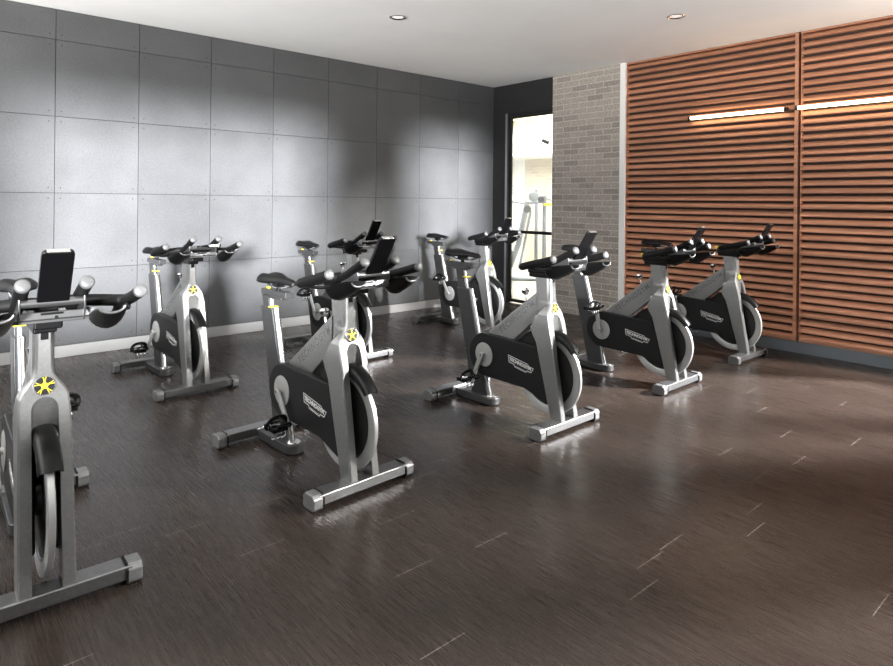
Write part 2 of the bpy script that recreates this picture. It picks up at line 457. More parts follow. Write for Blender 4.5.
    b = MB(); b.box(-.030, .030, -.0088, .0088, h-.004, h+.0012); b.build('display_edge', M['silver_bright'], dp, bevel=.001)
    b = MB(); b.box(-.034, .034, .0078, .0088, .02, h-.018); b.build('display_glass', M['black'], dp)
    # ---- tension knob on the down tube
    b = MB(); b.use(M['chrome']); b.lathe([(.0, .0), (.0, .006), (.045, .006), (.05, .014), (.062, .023), (.075, .024), (.085, .019), (.089, .0)], (0, 0, 0), 'z', 20)
    kn = b.build('tension_knob', None, root, angle=40); kn.location = (0, .340, .685); kn.rotation_euler = (math.radians(-12), 0, 0)
    b = MB(); b.lathe([(.062, .0235), (.074, .0247), (.074, .0230)], (0, 0, 0), 'z', 20); b.build('knob_band', M['black'], kn)
    # ---- cranks (rotate about the axle) and pedals (kept level)
    for s in (-1, 1):
        ax = (s*.085, -CF, CZ)
        b = MB()
        x0, x1 = (s*.084, s*.098)
        pl = arc(0, 0, .017, 0, 180, 8) + [(-.0125, -.165)] + arc(0, -.170, .0135, 190, 350, 8) + [(.0125, -.165)]
        b.prism(pl, min(x0, x1)-ax[0], max(x0, x1)-ax[0], 'x')
        b.lathe([(-.018*s, .013), (.014*s, .013), (.014*s, .0)], (0, 0, 0), 'x', 18)
        cr = b.build('crank', M['grey_disc'], root, bevel=.003, weld=False); cr.location = ax
        cr['side'] = s
        c = MB(); c.lathe([(.0145*s, 0), (.0145*s, .006)], (0, 0, 0), 'x', 12); c.build('axle_bolt', M['black'], cr)
        # pedal in its own object below the crank
        p = MB(); p.use(M['black'])
        p.tube([(s*.0, 0, 0), (s*.10, 0, 0)], .008, 10)
        p.box(min(s*.018, s*.098), max(s*.018, s*.098), -.048, -.036, -.012, .012)
        p.box(min(s*.018, s*.098), max(s*.018, s*.098), .030, .042, -.012, .012)
        for q in (.018, .090): p.box(min(s*q, s*(q+.008)), max(s*q, s*(q+.008)), -.048, .042, -.011, .011)
        p.use(M['chrome'])
        p.box(min(s*.03, s*.086), max(s*.03, s*.086), -.012, .020, -.018, .010)
        for q in (.028, .052, .076):      # cleat plate claws
            p.tube(spline([(s*q, -.034, -.010), (s*q, -.042, -.034), (s*(q+.006), -.022, -.050), (s*(q+.002), 0, -.054)], 4), .0035, 8)
        p.box(min(s*.028, s*.082), max(s*.028, s*.082), -.040, -.034, -.034, -.026)
        pd = p.build('pedal', None, cr, weld=False)
        pd.location = (s*.012, 0, -.170)
        q = MB(); q.use(M['rubber'])
        # toe cage hoop and strap
        q.tube(spline([(s*.022, -.044, .008), (s*.024, -.075, .016), (s*.030, -.086, .032), (s*.058, -.088, .038), (s*.086, -.086, .032), (s*.092, -.075, .016), (s*.094, -.044, .008)], 5), .0065, 8)
        q.tube(spline([(s*.058, -.088, .038), (s*.058, -.062, .049), (s*.058, -.025, .053)], 5), .0050, 8)
        q.tube(spline([(s*.014, .0, -.004), (s*.014, -.010, .028), (s*.030, -.020, .048), (s*.058, -.025, .054), (s*.086, -.020, .048), (s*.102, -.010, .028), (s*.102, .0, -.004)], 5), .0060, 8, ry=.013)
        q.use(M['chrome']); q.box(min(s*.098, s*.108), max(s*.098, s*.108), -.022, .004, .010, .030)
        tc = q.build('toe_strap', None, cr, weld=False)
        tc.location = (s*.012, 0, -.170)
    return root

def kids(o): return [c for c in bpy.data.objects if c.parent == o]
def copy_tree(o, parent=None):
    c = o.copy(); COL.objects.link(c)
    if parent: c.parent = parent
    for ch in kids_map.get(o.name, []): copy_tree(bpy.data.objects[ch], c)
    return c

proto = make_bike()
kids_map = {}
for ob in list(bpy.data.objects):
    if ob.parent: kids_map.setdefault(ob.parent.name, []).append(ob.name)

#  x, y, heading deg, crank angle of the -x (right) crank (0 = down, + = towards the rear), pedal tilt, saddle dz, display angle
BIKES = [
 (-5.572, -3.600, -1.5,  -60,   0, -.03, 0, 31, 'nearest exercise bike, cut off by the left edge, its round star badge facing the viewer'),
 (-4.422, -1.681, 2.25,   35,   0, -.05, .07, 84, 'exercise bike beside the grey panel wall, its console plate folded flat'),
 (-4.365, -3.561, 2.83,  -38,   0, -.075, .095, 31, 'large exercise bike alone in the centre left foreground, in front of smaller ones'),
 (-3.101, -1.668, 2.0,  150,   0, -.05, 0, 31, 'exercise bike mostly hidden behind the large centre left one, saddle beyond its bars'),
 (-1.469, -1.548, 2.0,  150,   0, -.03, 0, 31, 'farthest exercise bike, in the back corner left of the glass door'),
 (-3.056, -3.666, .8,  25,   0,  .00, 0, 31, 'exercise bike in the middle before the glass door, toe cage hanging low'),
 (-1.795, -3.663, 1.2,  170,   0, -.02, 0, 31, 'exercise bike in front of the pale brick pier, its near pedal raised'),
 (-0.591, -3.629, -.6,  170,   0, -.02, 0, 31, 'rightmost exercise bike, closest to the slatted wood panelling'),
]
for i, (x, y, a, ca, pt, sdz, sf, da, lab) in enumerate(BIKES):
    o = copy_tree(proto) if i else None
    if i == 0: roots = []
    roots.append(o)
roots[0] = proto
for i, (x, y, a, ca, pt, sdz, sf, da, lab) in enumerate(BIKES):
    o = roots[i]
    o.location = (x, y, 0); o.rotation_euler = (0, 0, math.radians(a))
    tag(o, lab, 'exercise bike', 'indoor cycling bikes')
bpy.context.view_layer.update()
child_of = {}
for ob in bpy.data.objects:
    if ob.parent: child_of.setdefault(ob.parent.name, []).append(ob)
for i, (x, y, a, ca, pt, sdz, sf, da, lab) in enumerate(BIKES):
    for c in child_of[roots[i].name]:
        nm = c.name.split('.')[0]
        if nm == 'crank':
            ang = ca if c['side'] < 0 else ca+180
            ang = math.radians(ang)     # rotation about +x moves the down-pointing arm towards +y (rear)
            c.rotation_euler = (ang, 0, 0)
            for d in child_of[c.name]:
                if d.name.split('.')[0] in ('pedal', 'toe_strap'): d.rotation_euler = (-ang + math.radians(pt), 0, 0)
        elif nm in ('saddle', 'saddle_slider', 'saddle_clamp', 'saddle_post'):
            c.location.z += sdz; c.location.y += .235*sdz
            if nm != 'saddle_post': c.location.y -= sf
        elif nm == 'display': c.rotation_euler = (math.radians(da), 0, 0)
for ob in bpy.data.objects:
    if 'side' in ob: del ob['side']

# ------------------------------------------------------------------ room materials
HC = 2.803
XL, YB = -9.3, -6.75
def m_panel():
    m = mat('grey_cement_board', rough=.42, spec=.45); nt, N, L, b = nodes(m)
    g = N.new('ShaderNodeNewGeometry'); sep = N.new('ShaderNodeSeparateXYZ'); L.new(g.outputs['Position'], sep.inputs[0])
    def idx(out, pitch, off):
        a = N.new('ShaderNodeMath'); a.operation = 'SUBTRACT'; L.new(out, a.inputs[0]); a.inputs[1].default_value = off
        d = N.new('ShaderNodeMath'); d.operation = 'DIVIDE'; L.new(a.outputs[0], d.inputs[0]); d.inputs[1].default_value = pitch
        f = N.new('ShaderNodeMath'); f.operation = 'FLOOR'; L.new(d.outputs[0], f.inputs[0]); return f
    ix = idx(sep.outputs['X'], .6235, 0); iz = idx(sep.outputs['Z'], .615, .096)
    cb = N.new('ShaderNodeCombineXYZ'); L.new(ix.outputs[0], cb.inputs[0]); L.new(iz.outputs[0], cb.inputs[1])
    wn = N.new('ShaderNodeTexWhiteNoise'); wn.noise_dimensions = '3D'; L.new(cb.outputs[0], wn.inputs['Vector'])
    n1 = N.new('ShaderNodeTexNoise'); n1.inputs['Scale'].default_value = 2.2; n1.inputs['Detail'].default_value = 6; n1.inputs['Roughness'].default_value = .6
    n2 = N.new('ShaderNodeTexNoise'); n2.inputs['Scale'].default_value = 70; n2.inputs['Detail'].default_value = 4
    vs = N.new('ShaderNodeVectorMath'); vs.operation = 'MULTIPLY_ADD'; L.new(wn.outputs['Color'], vs.inputs[0]); vs.inputs[1].default_value = (30, 30, 30); L.new(g.outputs['Position'], vs.inputs[2])
    L.new(vs.outputs[0], n1.inputs['Vector']); L.new(g.outputs['Position'], n2.inputs['Vector'])
    def mul(a, k, add):
        q = N.new('ShaderNodeMath'); q.operation = 'MULTIPLY_ADD'; L.new(a, q.inputs[0]); q.inputs[1].default_value = k
        if isinstance(add, float): q.inputs[2].default_value = add
        else: L.new(add, q.inputs[2])
        return q.outputs[0]
    v = mul(wn.outputs['Value'], .06, .30); v = mul(n1.outputs['Fac'], .60, v); v = mul(n2.outputs['Fac'], .55, v)
    v2 = mul(v, 1.0, -.0)
    cm = N.new('ShaderNodeMix'); cm.data_type = 'RGBA'; cm.blend_type = 'MULTIPLY'; cm.inputs['Factor'].default_value = 1
    cm.inputs[6].default_value = (*PANEL_COL, 1)
    cc = N.new('ShaderNodeCombineXYZ')
    for i in range(3): L.new(v2, cc.inputs[i])
    L.new(cc.outputs[0], cm.inputs[7]); L.new(cm.outputs[2], b.inputs['Base Color'])
    bp = N.new('ShaderNodeBump'); bp.inputs['Strength'].default_value = .15; bp.inputs['Distance'].default_value = .001
    L.new(n2.outputs['Fac'], bp.inputs['Height']); L.new(bp.outputs[0], b.inputs['Normal'])
    return m
PANEL_COL = (.094, .096, .100)

def m_floor():
    m = mat('dark_oak_vinyl', rough=.4, spec=.40); nt, N, L, b = nodes(m)
    g = N.new('ShaderNodeNewGeometry'); sp = N.new('ShaderNodeSeparateXYZ'); L.new(g.outputs['Position'], sp.inputs[0])
    def ma(op, a, b_=None, c=None):
        q = N.new('ShaderNodeMath'); q.operation = op
        for i, v in enumerate((a, b_, c)):
            if v is None: continue
            if isinstance(v, (int, float)): q.inputs[i].default_value = v
            else: L.new(v, q.inputs[i])
        return q.outputs[0]
    u = ma('DIVIDE', sp.outputs['X'], .172); row = ma('FLOOR', u); fu = ma('FRACT', u)
    wr = N.new('ShaderNodeTexWhiteNoise'); wr.noise_dimensions = '1D'; L.new(row, wr.inputs['W'])
    v = ma('ADD', ma('DIVIDE', sp.outputs['Y'], 1.15), wr.outputs['Value']); pl = ma('FLOOR', v); fv = ma('FRACT', v)
    cb = N.new('ShaderNodeCombineXYZ'); L.new(row, cb.inputs[0]); L.new(pl, cb.inputs[1])
    wp = N.new('ShaderNodeTexWhiteNoise'); wp.noise_dimensions = '2D'; L.new(cb.outputs[0], wp.inputs['Vector'])
    joint = ma('LESS_THAN', fv, .0026); seam = ma('LESS_THAN', fu, .008)
    c1 = N.new('ShaderNodeMix'); c1.data_type = 'RGBA'; L.new(wp.outputs['Value'], c1.inputs['Factor']); c1.inputs[6].default_value = (.0185, .0134, .0107, 1); c1.inputs[7].default_value = (.0225, .0164, .0132, 1)
    c2 = N.new('ShaderNodeMix'); c2.data_type = 'RGBA'; L.new(ma('MULTIPLY', seam, .35), c2.inputs['Factor']); L.new(c1.outputs[2], c2.inputs[6]); c2.inputs[7].default_value = (.008, .006, .005, 1)
    c3 = N.new('ShaderNodeMix'); c3.data_type = 'RGBA'; L.new(joint, c3.inputs['Factor']); L.new(c2.outputs[2], c3.inputs[6]); c3.inputs[7].default_value = (.13, .11, .095, 1)
    mp2 = N.new('ShaderNodeMapping'); mp2.inputs['Scale'].default_value = (115, 3.0, 1); L.new(g.outputs['Position'], mp2.inputs['Vector'])
    n = N.new('ShaderNodeTexNoise'); n.inputs['Scale'].default_value = 1.6; n.inputs['Detail'].default_value = 7; n.inputs['Roughness'].default_value = .65
    L.new(mp2.outputs[0], n.inputs['Vector'])
    mr = N.new('ShaderNodeMapRange'); mr.inputs['From Min'].default_value = .3; mr.inputs['From Max'].default_value = .7; mr.inputs['To Min'].default_value = .62; mr.inputs['To Max'].default_value = 1.36
    L.new(n.outputs['Fac'], mr.inputs['Value'])
    mx = N.new('ShaderNodeMix'); mx.data_type = 'RGBA'; mx.blend_type = 'MULTIPLY'; mx.inputs['Factor'].default_value = 1
    L.new(c3.outputs[2], mx.inputs[6]); L.new(mr.outputs[0], mx.inputs[7]); L.new(mx.outputs[2], b.inputs['Base Color'])
    mr2 = N.new('ShaderNodeMapRange'); mr2.inputs['To Min'].default_value = .19; mr2.inputs['To Max'].default_value = .36
    L.new(n.outputs['Fac'], mr2.inputs['Value']); L.new(mr2.outputs[0], b.inputs['Roughness'])
    bp = N.new('ShaderNodeBump'); bp.inputs['Strength'].default_value = .12; bp.inputs['Distance'].default_value = .001
    L.new(n.outputs['Fac'], bp.inputs['Height']); L.new(bp.outputs[0], b.inputs['Normal'])
    return m

def m_brick():
    m = mat('pale_grey_brick', rough=.85, spec=.2); nt, N, L, b = nodes(m)
    g = N.new('ShaderNodeNewGeometry'); sp = N.new('ShaderNodeSeparateXYZ'); L.new(g.outputs['Position'], sp.inputs[0])
    sm = N.new('ShaderNodeMath'); sm.operation = 'ADD'; L.new(sp.outputs['X'], sm.inputs[0]); L.new(sp.outputs['Y'], sm.inputs[1])
    cb = N.new('ShaderNodeCombineXYZ'); L.new(sm.outputs[0], cb.inputs[0]); L.new(sp.outputs['Z'], cb.inputs[1])
    br = N.new('ShaderNodeTexBrick'); br.inputs['Scale'].default_value = 1; br.inputs['Brick Width'].default_value = .222; br.inputs['Row Height'].default_value = .066
    br.inputs['Mortar Size'].default_value = .0065; br.inputs['Mortar Smooth'].default_value = .4; br.inputs['Bias'].default_value = -.45
    br.inputs['Color1'].default_value = (.42, .375, .335, 1); br.inputs['Color2'].default_value = (.22, .195, .175, 1); br.inputs['Mortar'].default_value = (.56, .52, .47, 1)
    L.new(cb.outputs[0], br.inputs['Vector'])
    n = N.new('ShaderNodeTexNoise'); n.inputs['Scale'].default_value = 55; n.inputs['Detail'].default_value = 6; L.new(g.outputs['Position'], n.inputs['Vector'])
    mr = N.new('ShaderNodeMapRange'); mr.inputs['From Min'].default_value = .3; mr.inputs['From Max'].default_value = .7; mr.inputs['To Min'].default_value = .72; mr.inputs['To Max'].default_value = 1.2
    L.new(n.outputs['Fac'], mr.inputs['Value'])
    mx = N.new('ShaderNodeMix'); mx.data_type = 'RGBA'; mx.blend_type = 'MULTIPLY'; mx.inputs['Factor'].default_value = 1
    L.new(br.outputs['Color'], mx.inputs[6]); L.new(mr.outputs[0], mx.inputs[7]); L.new(mx.outputs[2], b.inputs['Base Color'])
    ad = N.new('ShaderNodeMath'); ad.operation = 'MULTIPLY_ADD'; L.new(br.outputs['Fac'], ad.inputs[0]); ad.inputs[1].default_value = -.8; L.new(n.outputs['Fac'], ad.inputs[2])
    bp = N.new('ShaderNodeBump'); bp.inputs['Strength'].default_value = .7; bp.inputs['Distance'].default_value = .006
    L.new(ad.outputs[0], bp.inputs['Height']); L.new(bp.outputs[0], b.inputs['Normal'])
    return m

def m_wood():
    m = mat('walnut_slat', rough=.42, spec=.4); nt, N, L, b = nodes(m)
    g = N.new('ShaderNodeNewGeometry'); sp = N.new('ShaderNodeSeparateXYZ'); L.new(g.outputs['Position'], sp.inputs[0])
    dv = N.new('ShaderNodeMath'); dv.operation = 'DIVIDE'; L.new(sp.outputs['Z'], dv.inputs[0]); dv.inputs[1].default_value = .0672
    fl = N.new('ShaderNodeMath'); fl.operation = 'FLOOR'; L.new(dv.outputs[0], fl.inputs[0])
    wn = N.new('ShaderNodeTexWhiteNoise'); wn.noise_dimensions = '1D'; L.new(fl.outputs[0], wn.inputs['W'])
    mp = N.new('ShaderNodeMapping'); mp.inputs['Scale'].default_value = (12, 1.6, 30)
    va = N.new('ShaderNodeVectorMath'); va.operation = 'MULTIPLY_ADD'; L.new(wn.outputs['Color'], va.inputs[0]); va.inputs[1].default_value = (9, 9, 9); L.new(g.outputs['Position'], va.inputs[2])
    L.new(va.outputs[0], mp.inputs['Vector'])
    n = N.new('ShaderNodeTexNoise'); n.inputs['Scale'].default_value = 1.5; n.inputs['Detail'].default_value = 7; n.inputs['Distortion'].default_value = .6; L.new(mp.outputs[0], n.inputs['Vector'])
    r = N.new('ShaderNodeValToRGB'); e = r.color_ramp.elements
    e[0].position = .28; e[0].color = (.41, .175, .098, 1); e[1].position = .74; e[1].color = (.58, .285, .17, 1)
    L.new(n.outputs['Fac'], r.inputs[0])
    mr = N.new('ShaderNodeMapRange'); mr.inputs['To Min'].default_value = .75; mr.inputs['To Max'].default_value = 1.2; L.new(wn.outputs['Value'], mr.inputs['Value'])
    mx = N.new('ShaderNodeMix'); mx.data_type = 'RGBA'; mx.blend_type = 'MULTIPLY'; mx.inputs['Factor'].default_value = 1
    L.new(r.outputs[0], mx.inputs[6]); L.new(mr.outputs[0], mx.inputs[7]); L.new(mx.outputs[2], b.inputs['Base Color'])
    bp = N.new('ShaderNodeBump'); bp.inputs['Strength'].default_value = .04; bp.inputs['Distance'].default_value = .0005
    L.new(n.outputs['Fac'], bp.inputs['Height']); L.new(bp.outputs[0], b.inputs['Normal'])
    return m

def m_glass():
    m = bpy.data.materials.new('door_glass'); m.use_nodes = True; nt = m.node_tree; N, L = nt.nodes, nt.links
    N.clear(); o = N.new('ShaderNodeOutputMaterial'); t = N.new('ShaderNodeBsdfTransparent'); t.inputs[0].default_value = (.95, .97, .96, 1)
    gl = N.new('ShaderNodeBsdfGlossy'); gl.inputs['Roughness'].default_value = .02
    fr = N.new('ShaderNodeFresnel'); fr.inputs['IOR'].default_value = 1.45; mx = N.new('ShaderNodeMixShader')
    L.new(fr.outputs[0], mx.inputs[0]); L.new(t.outputs[0], mx.inputs[1]); L.new(gl.outputs[0], mx.inputs[2]); L.new(mx.outputs[0], o.inputs[0])
    return m

M['panel'] = m_panel(); M['floor'] = m_floor(); M['brick'] = m_brick(); M['wood'] = m_wood(); M['glass'] = m_glass()
M['wood_dark'] = mat('dark_stained_backing', (.035, .018, .012), .7)
M['seam'] = mat('dark_seam', (.012, .012, .012), .8)
M['ceiling'] = noisy(mat('white_ceiling_paint', rough=.9, spec=.1), 3, (.86, .86, .86), (.89, .89, .885))
M['charcoal'] = noisy(mat('charcoal_paint', rough=.6, spec=.3), 8, (.022, .022, .023), (.027, .027, .028))
M['base_light'] = noisy(mat('pale_skirting', rough=.5), 5, (.34, .34, .34), (.38, .38, .38))
M['base_blue'] = noisy(mat('blue_grey_skirting', rough=.45), 5, (.115, .135, .15), (.14, .16, .175))
M['white_trim'] = mat('white_trim', (.90, .89, .87), .5)
M['off_wall'] = mat('plain_wall_paint', (.12, .12, .12), .8)
M['jamb'] = mat('grey_jamb_metal', (.32, .33, .35), .4, .5)
M['blackframe'] = mat('black_door_frame', (.012, .012, .013), .4)
M['gym_white'] = noisy(mat('gym_white_paint', rough=.8), 2, (.80, .80, .78), (.86, .86, .84))
M['gym_floor'] = noisy(mat('gym_floor', rough=.4), 3, (.50, .47, .43), (.58, .55, .50))
M['cream_brick'] = m_brick(); M['cream_brick'].name = 'cream_brick'
for n_ in M['cream_brick'].node_tree.nodes:
    if n_.type == 'TEX_BRICK':
        n_.inputs['Color1'].default_value = (.70, .62, .50, 1); n_.inputs['Color2'].default_value = (.50, .42, .33, 1); n_.inputs['Mortar'].default_value = (.72, .66, .56, 1); n_.inputs['Bias'].default_value = -.6
M['gym_ceiling'] = mat('gym_warm_ceiling', (.80, .72, .50), .8)
M['gym_metal'] = mat('gym_pale_metal', (.26, .28, .31), .35, .4)
M['tube'] = mat('warm_light_tube', (1, .95, .8), .4, emit=(1.0, .82, .52), estr=11.0)
M['lens'] = mat('downlight_lens', (.8, .8, .8), .3, emit=(1, .97, .9), estr=.6)

def struct(b, name, m, **k):
    o = b.build(name, m, None, smooth=k.pop('smooth', False), **k); o['kind'] = 'structure'; return o
def box_struct(name, m, *a, **k):
    b = MB(); b.box(*a); return struct(b, name, m, **k)

# floor / ceiling
box_struct('floor', M['floor'], XL, 0.0, YB, 0.0, -.06, 0)
box_struct('ceiling', M['ceiling'], XL-.1, .16, YB-.1, .16, HC, HC+.08)

# left wall: bevelled cement boards over a dark backing, screws at the corners
b = MB(); b.use(M['seam']); b.box(XL, 0, .012, .12, 0, HC)
PX, PZ, Z0 = .6235, .615, .096
g = .0022
b.use(M['panel'])
nx = int(abs(XL)/PX)+1
for i in range(nx):
    x1, x0 = -i*PX, max(-(i+1)*PX, XL)
    for j in range(-1, 5):
        z0, z1 = max(0, Z0+j*PZ), min(HC, Z0+(j+1)*PZ)
        if x1-x0 < .02 or z1-z0 < .02: continue
        b.use(M['panel']); b.box(x0+g, x1-g, 0, .014, z0+g, z1-g)
        b.use(M['seam'])
        for sx in (x0+.042, x1-.042):
            for sz in (z0+.042, z1-.042):
                if j == -1 or (j == 4 and sz > z0+.05): continue
                if x1-x0 < .3: continue
                v = [b.bm.verts.new((sx+.005*math.cos(t*PI/4), -.0008, sz+.005*math.sin(t*PI/4))) for t in range(8)]
                b.face(v)
o = struct(b, 'wall_left', None, weld=False)
box_struct('baseboard_left', M['base_light'], XL, 0, -.012, -.0005, 0, .092, bevel=.002)

# right side: charcoal door wall, brick pier, slatted wood
b = MB()
b.box(0, .06, -.291, .12, 0, HC)
b.box(0, .12, -1.25, -.291, 2.40, HC)
struct(b, 'wall_right', M['charcoal'], weld=False)
b = MB(); b.box(-.022, .05, -.290, -.272, 0, 2.425)
struct(b, 'trim_1', M['blackframe'])
b = MB(); b.box(-.008, .0, -.272, -.222, 0, 2.43)
struct(b, 'trim_2', M['jamb'], bevel=.002)
b = MB(); b.box(-.022, .10, -1.021, -.290, 2.385, 2.425)
struct(b, 'trim_3', M['blackframe'])
# glass door
dr = MB(); dr.use(M['blackframe'])
dr.box(.012, .040, -.304, -.291, .012, 2.383); dr.box(.012, .040, -1.30, -.304, 2.36, 2.383); dr.box(.012, .040, -1.30, -.304, .012, .05)
door = dr.build('door_1', None, None, weld=False, smooth=False); door['kind'] = 'structure'
b = MB(); b.box(.022, .030, -1.30, -.304, .05, 2.36); b.build('door_glass', M['glass'], door, smooth=False)
b = MB(); b.tube([(-.012, -.36, .915), (-.012, -1.020, .915)], .020, 16)
for yy in (-.42,): b.tube([(-.008, yy, .915), (.03, yy, .915)], .012, 10)
b.build('push_bar', M['black'], door, weld=False)
box_struct('wall_brick', M['brick'], -.035, .14, -1.955, -1.022, 0, HC)
bpy.data.objects['wall_brick'].name = 'wall_pier'
box_struct('trim_4', M['white_trim'], -.040, .1, -2.022, -1.957, 0, HC)
WY0, WY1, WZ0, WZ1 = -6.70, -5.15, .75, 2.6      # window in the right wall, nearer than the photo's edge
b = MB(); b.box(.05, .14, WY1, -2.022, 0, HC); b.box(.05, .14, YB-.1, WY0, 0, HC); b.box(.05, .14, WY0, WY1, 0, WZ0); b.box(.05, .14, WY0, WY1, WZ1, HC)
struct(b, 'wall_behind_slats', M['off_wall'], weld=False)
b = MB(); b.box(.06, .12, WY0, WY0+.03, WZ0, WZ1); b.box(.06, .12, WY1-.03, WY1, WZ0, WZ1); b.box(.06, .12, WY0+.03, WY1-.03, WZ0, WZ0+.03); b.box(.06, .12, WY0+.03, WY1-.03, WZ1-.03, WZ1); b.box(.06, .12, -6.42, -6.28, WZ0+.03, WZ1-.03)
struct(b, 'window_5', M['blackframe'], weld=False)
box_struct('baseboard_right', M['base_blue'], -.012, .05, YB, -2.024, 0, .100, bevel=.002)

# slatted panels
def slat_panel(y0, y1, label):
    root = bpy.data.objects.new('slatted_wood_panel', None); COL.objects.link(root); root.location = (0, (y0+y1)/2, 0)
    def to(o): o.parent = root; o.matrix_parent_inverse = Matrix.Translation((0, -(y0+y1)/2, 0)); return o
    b = MB(); b.box(.036, .046, y0, y1, .105, HC-.002)
    to(b.build('backing_board', M['wood_dark'], None, smooth=False))
    z = .1344; k = 0
    b = MB()
    while z < HC-.03:
        # slat: broad sloping face catching light from above, narrow shadow gap beneath
        prof = [(.034, z-.020), (-.004, z-.022), (-.012, z-.018), (-.013, z-.010), (-.004, z+.008), (.012, z+.022), (.034, z+.026)]
        b.prism(prof, y0+.006, y1-.006, 'y'); z += .0672; k += 1
    to(b.build('slats', M['wood'], None, angle=50, weld=False))
    b = MB(); b.box(-.016, .045, y0-.022, y0+.006, .102, HC-.002)
    b.box(-.016, .045, y1-.006, y1+.0, .102, HC-.002)
    b.box(-.012, .045, y0, y1, HC-.018, HC-.002); b.box(-.018, .045, y0, y1, .102, .113)
    to(b.build('panel_frame', M['wood'], None, smooth=False, weld=False))
    tag(root, label, 'wall panel', 'slatted wood wall panels')
slat_panel(-3.720, -2.024, 'left slatted walnut wall panel, beside the brick pier')
slat_panel(-5.10, -3.765, 'right slatted walnut wall panel, cut off by the right edge of the photo')

def lamp_tube(y0, y1, label):
    root = bpy.data.objects.new('linear_wall_light', None); COL.objects.link(root); root.location = (0, (y0+y1)/2, 2.133)
    def to(o): o.parent = root; o.matrix_parent_inverse = Matrix.Translation((0, -(y0+y1)/2, -2.133)); return o
    b = MB(); b.tube([(-.055, y0+.012, 2.133), (-.055, y1-.012, 2.133)], .0155, 14); to(b.build('light_tube', M['tube'], None, angle=50))
    for yy in (y0, y1):
        b = MB(); b.tube([(-.055, yy-.012, 2.133), (-.055, yy+.012, 2.133)], .019, 14); b.box(-.055, -.004, yy-.010, yy+.010, 2.122, 2.144)
        to(b.build('end_bracket', M['blackframe'], None, weld=False))
    tag(root, label, 'light', 'linear lights on the wood wall')
lamp_tube(-3.655, -2.765, 'glowing tube light on the left wood panel')
lamp_tube(-5.05, -3.745, 'glowing tube light on the right wood panel, running out of the photo')

for (x, y, lab) in ((-2.844, -1.696, 'round recessed chrome downlight in the ceiling above the left of the room'), (-1.22, -3.254, 'round recessed chrome downlight in the ceiling nearer the wood panelling')):
    root = bpy.data.objects.new('recessed_downlight', None); COL.objects.link(root); root.location = (x, y, HC)
    b = MB(); b.lathe([(.0, .070), (-.006, .070), (-.009, .062), (-.004, .052), (-.0012, .045)], (0, 0, 0), 'z', 36); b.build('bezel', M['chrome'], root)
    b = MB(); b.lathe([(-.0013, .046), (-.0013, 0)], (0, 0, 0), 'z', 30); b.build('lens', M['lens'], root)
    tag(root, lab, 'downlight', 'ceiling downlights')

# walls behind the camera with window openings (light sources), and the left end
def wall_openings(name, y0, y1, openings, x0, x1):
    """wall along x with rectangular openings (xa, xb, za, zb)"""
    b = MB(); xs = x0
    for (xa, xb, za, zb) in sorted(openings):
        b.box(xs, xa, y0, y1, 0, HC); b.box(xa, xb, y0, y1, 0, za)
        if zb < HC-.01: b.box(xa, xb, y0, y1, zb, HC)
        xs = xb
    b.box(xs, x1, y0, y1, 0, HC)
    return struct(b, name, M['off_wall'], weld=False)
OPEN = [(-8.9, -6.18, 1.05, 2.79), (-4.98, -3.86, .95, 2.79), (-1.45, -1.0, 1.5, 2.75), (-.77, -.07, 1.5, 2.75)]
wall_openings('wall_back', YB-.10, YB, OPEN, XL, .05)
for i, (xa, xb, za, zb) in enumerate(OPEN):
    b = MB(); t = .03
    b.box(xa, xa+t, YB-.08, YB-.02, za, zb); b.box(xb-t, xb, YB-.08, YB-.02, za, zb)
    b.box(xa+t, xb-t, YB-.08, YB-.02, za, za+t); b.box(xa+t, xb-t, YB-.08, YB-.02, zb-t, zb)
    if i == 0: xm = (xa+xb)/2; b.box(xm-.02, xm+.02, YB-.07, YB-.03, za+t, zb-t)
    struct(b, 'window_%d' % (i+1), M['blackframe'], weld=False)
box_struct('sun_blocker', M['off_wall'], -2.0, -1.9, -10.2, YB-.2, 0, 4.0)  # unseen fin added outside to keep the sun out of the right-hand openings
box_struct('beam_blocker', M['off_wall'], .06, .14, -7.48, YB-.105, 0, 5.5)  # added unseen fin, cuts the floor lamp's beam off the back openings
EY0, EY1, EZ0, EZ1 = -6.3, -.5, .5, 2.72  # unseen end window, added to let the ceiling fill light in
b = MB(); b.box(XL-.12, XL, YB-.10, EY0, 0, HC); b.box(XL-.12, XL, EY1, .12, 0, HC); b.box(XL-.12, XL, EY0, EY1, 0, EZ0); b.box(XL-.12, XL, EY0, EY1, EZ1, HC)
struct(b, 'wall_end', M['off_wall'], weld=False)
b = MB()
for k in range(4):
    yy = EY0 + (EY1-EY0-.05)*k/3; b.box(XL-.09, XL-.04, yy, yy+.05, EZ0, EZ1)
struct(b, 'window_6', M['blackframe'], weld=False)

# ------------------------------------------------------------------ gym beyond the door
GX0, GX1, GY0, GY1 = .14, 5.2, -2.4, 5.0
box_struct('floor_beyond', M['gym_floor'], 0.0, GX1, GY0, GY1, -.06, 0.0)
box_struct('ceiling_beyond', M['gym_ceiling'], .16, GX1, GY0, GY1, 2.95, 3.0)
box_struct('wall_beyond_far', M['cream_brick'], 3.6, 3.7, 1.98, 2.66, 0, 2.95)
b = MB(); b.box(3.6, 3.7, 2.66, GY1, 0, 2.95); b.box(3.6, 3.7, GY0, 1.98, 0, 2.95)
struct(b, 'wall_beyond_white', M['gym_white'], weld=False)
b = MB(); b.box(2.9, 3.599, 1.0, GY1, 2.15, 2.60)
struct(b, 'trim_5', M['gym_white'])
box_struct('wall_beyond_side', M['gym_white'], GX0, GX1, GY1, GY1+.1, 0, 2.95)
box_struct('wall_beyond_end', M['gym_white'], .16, GX1, GY0-.1, GY0, 0, 2.95)

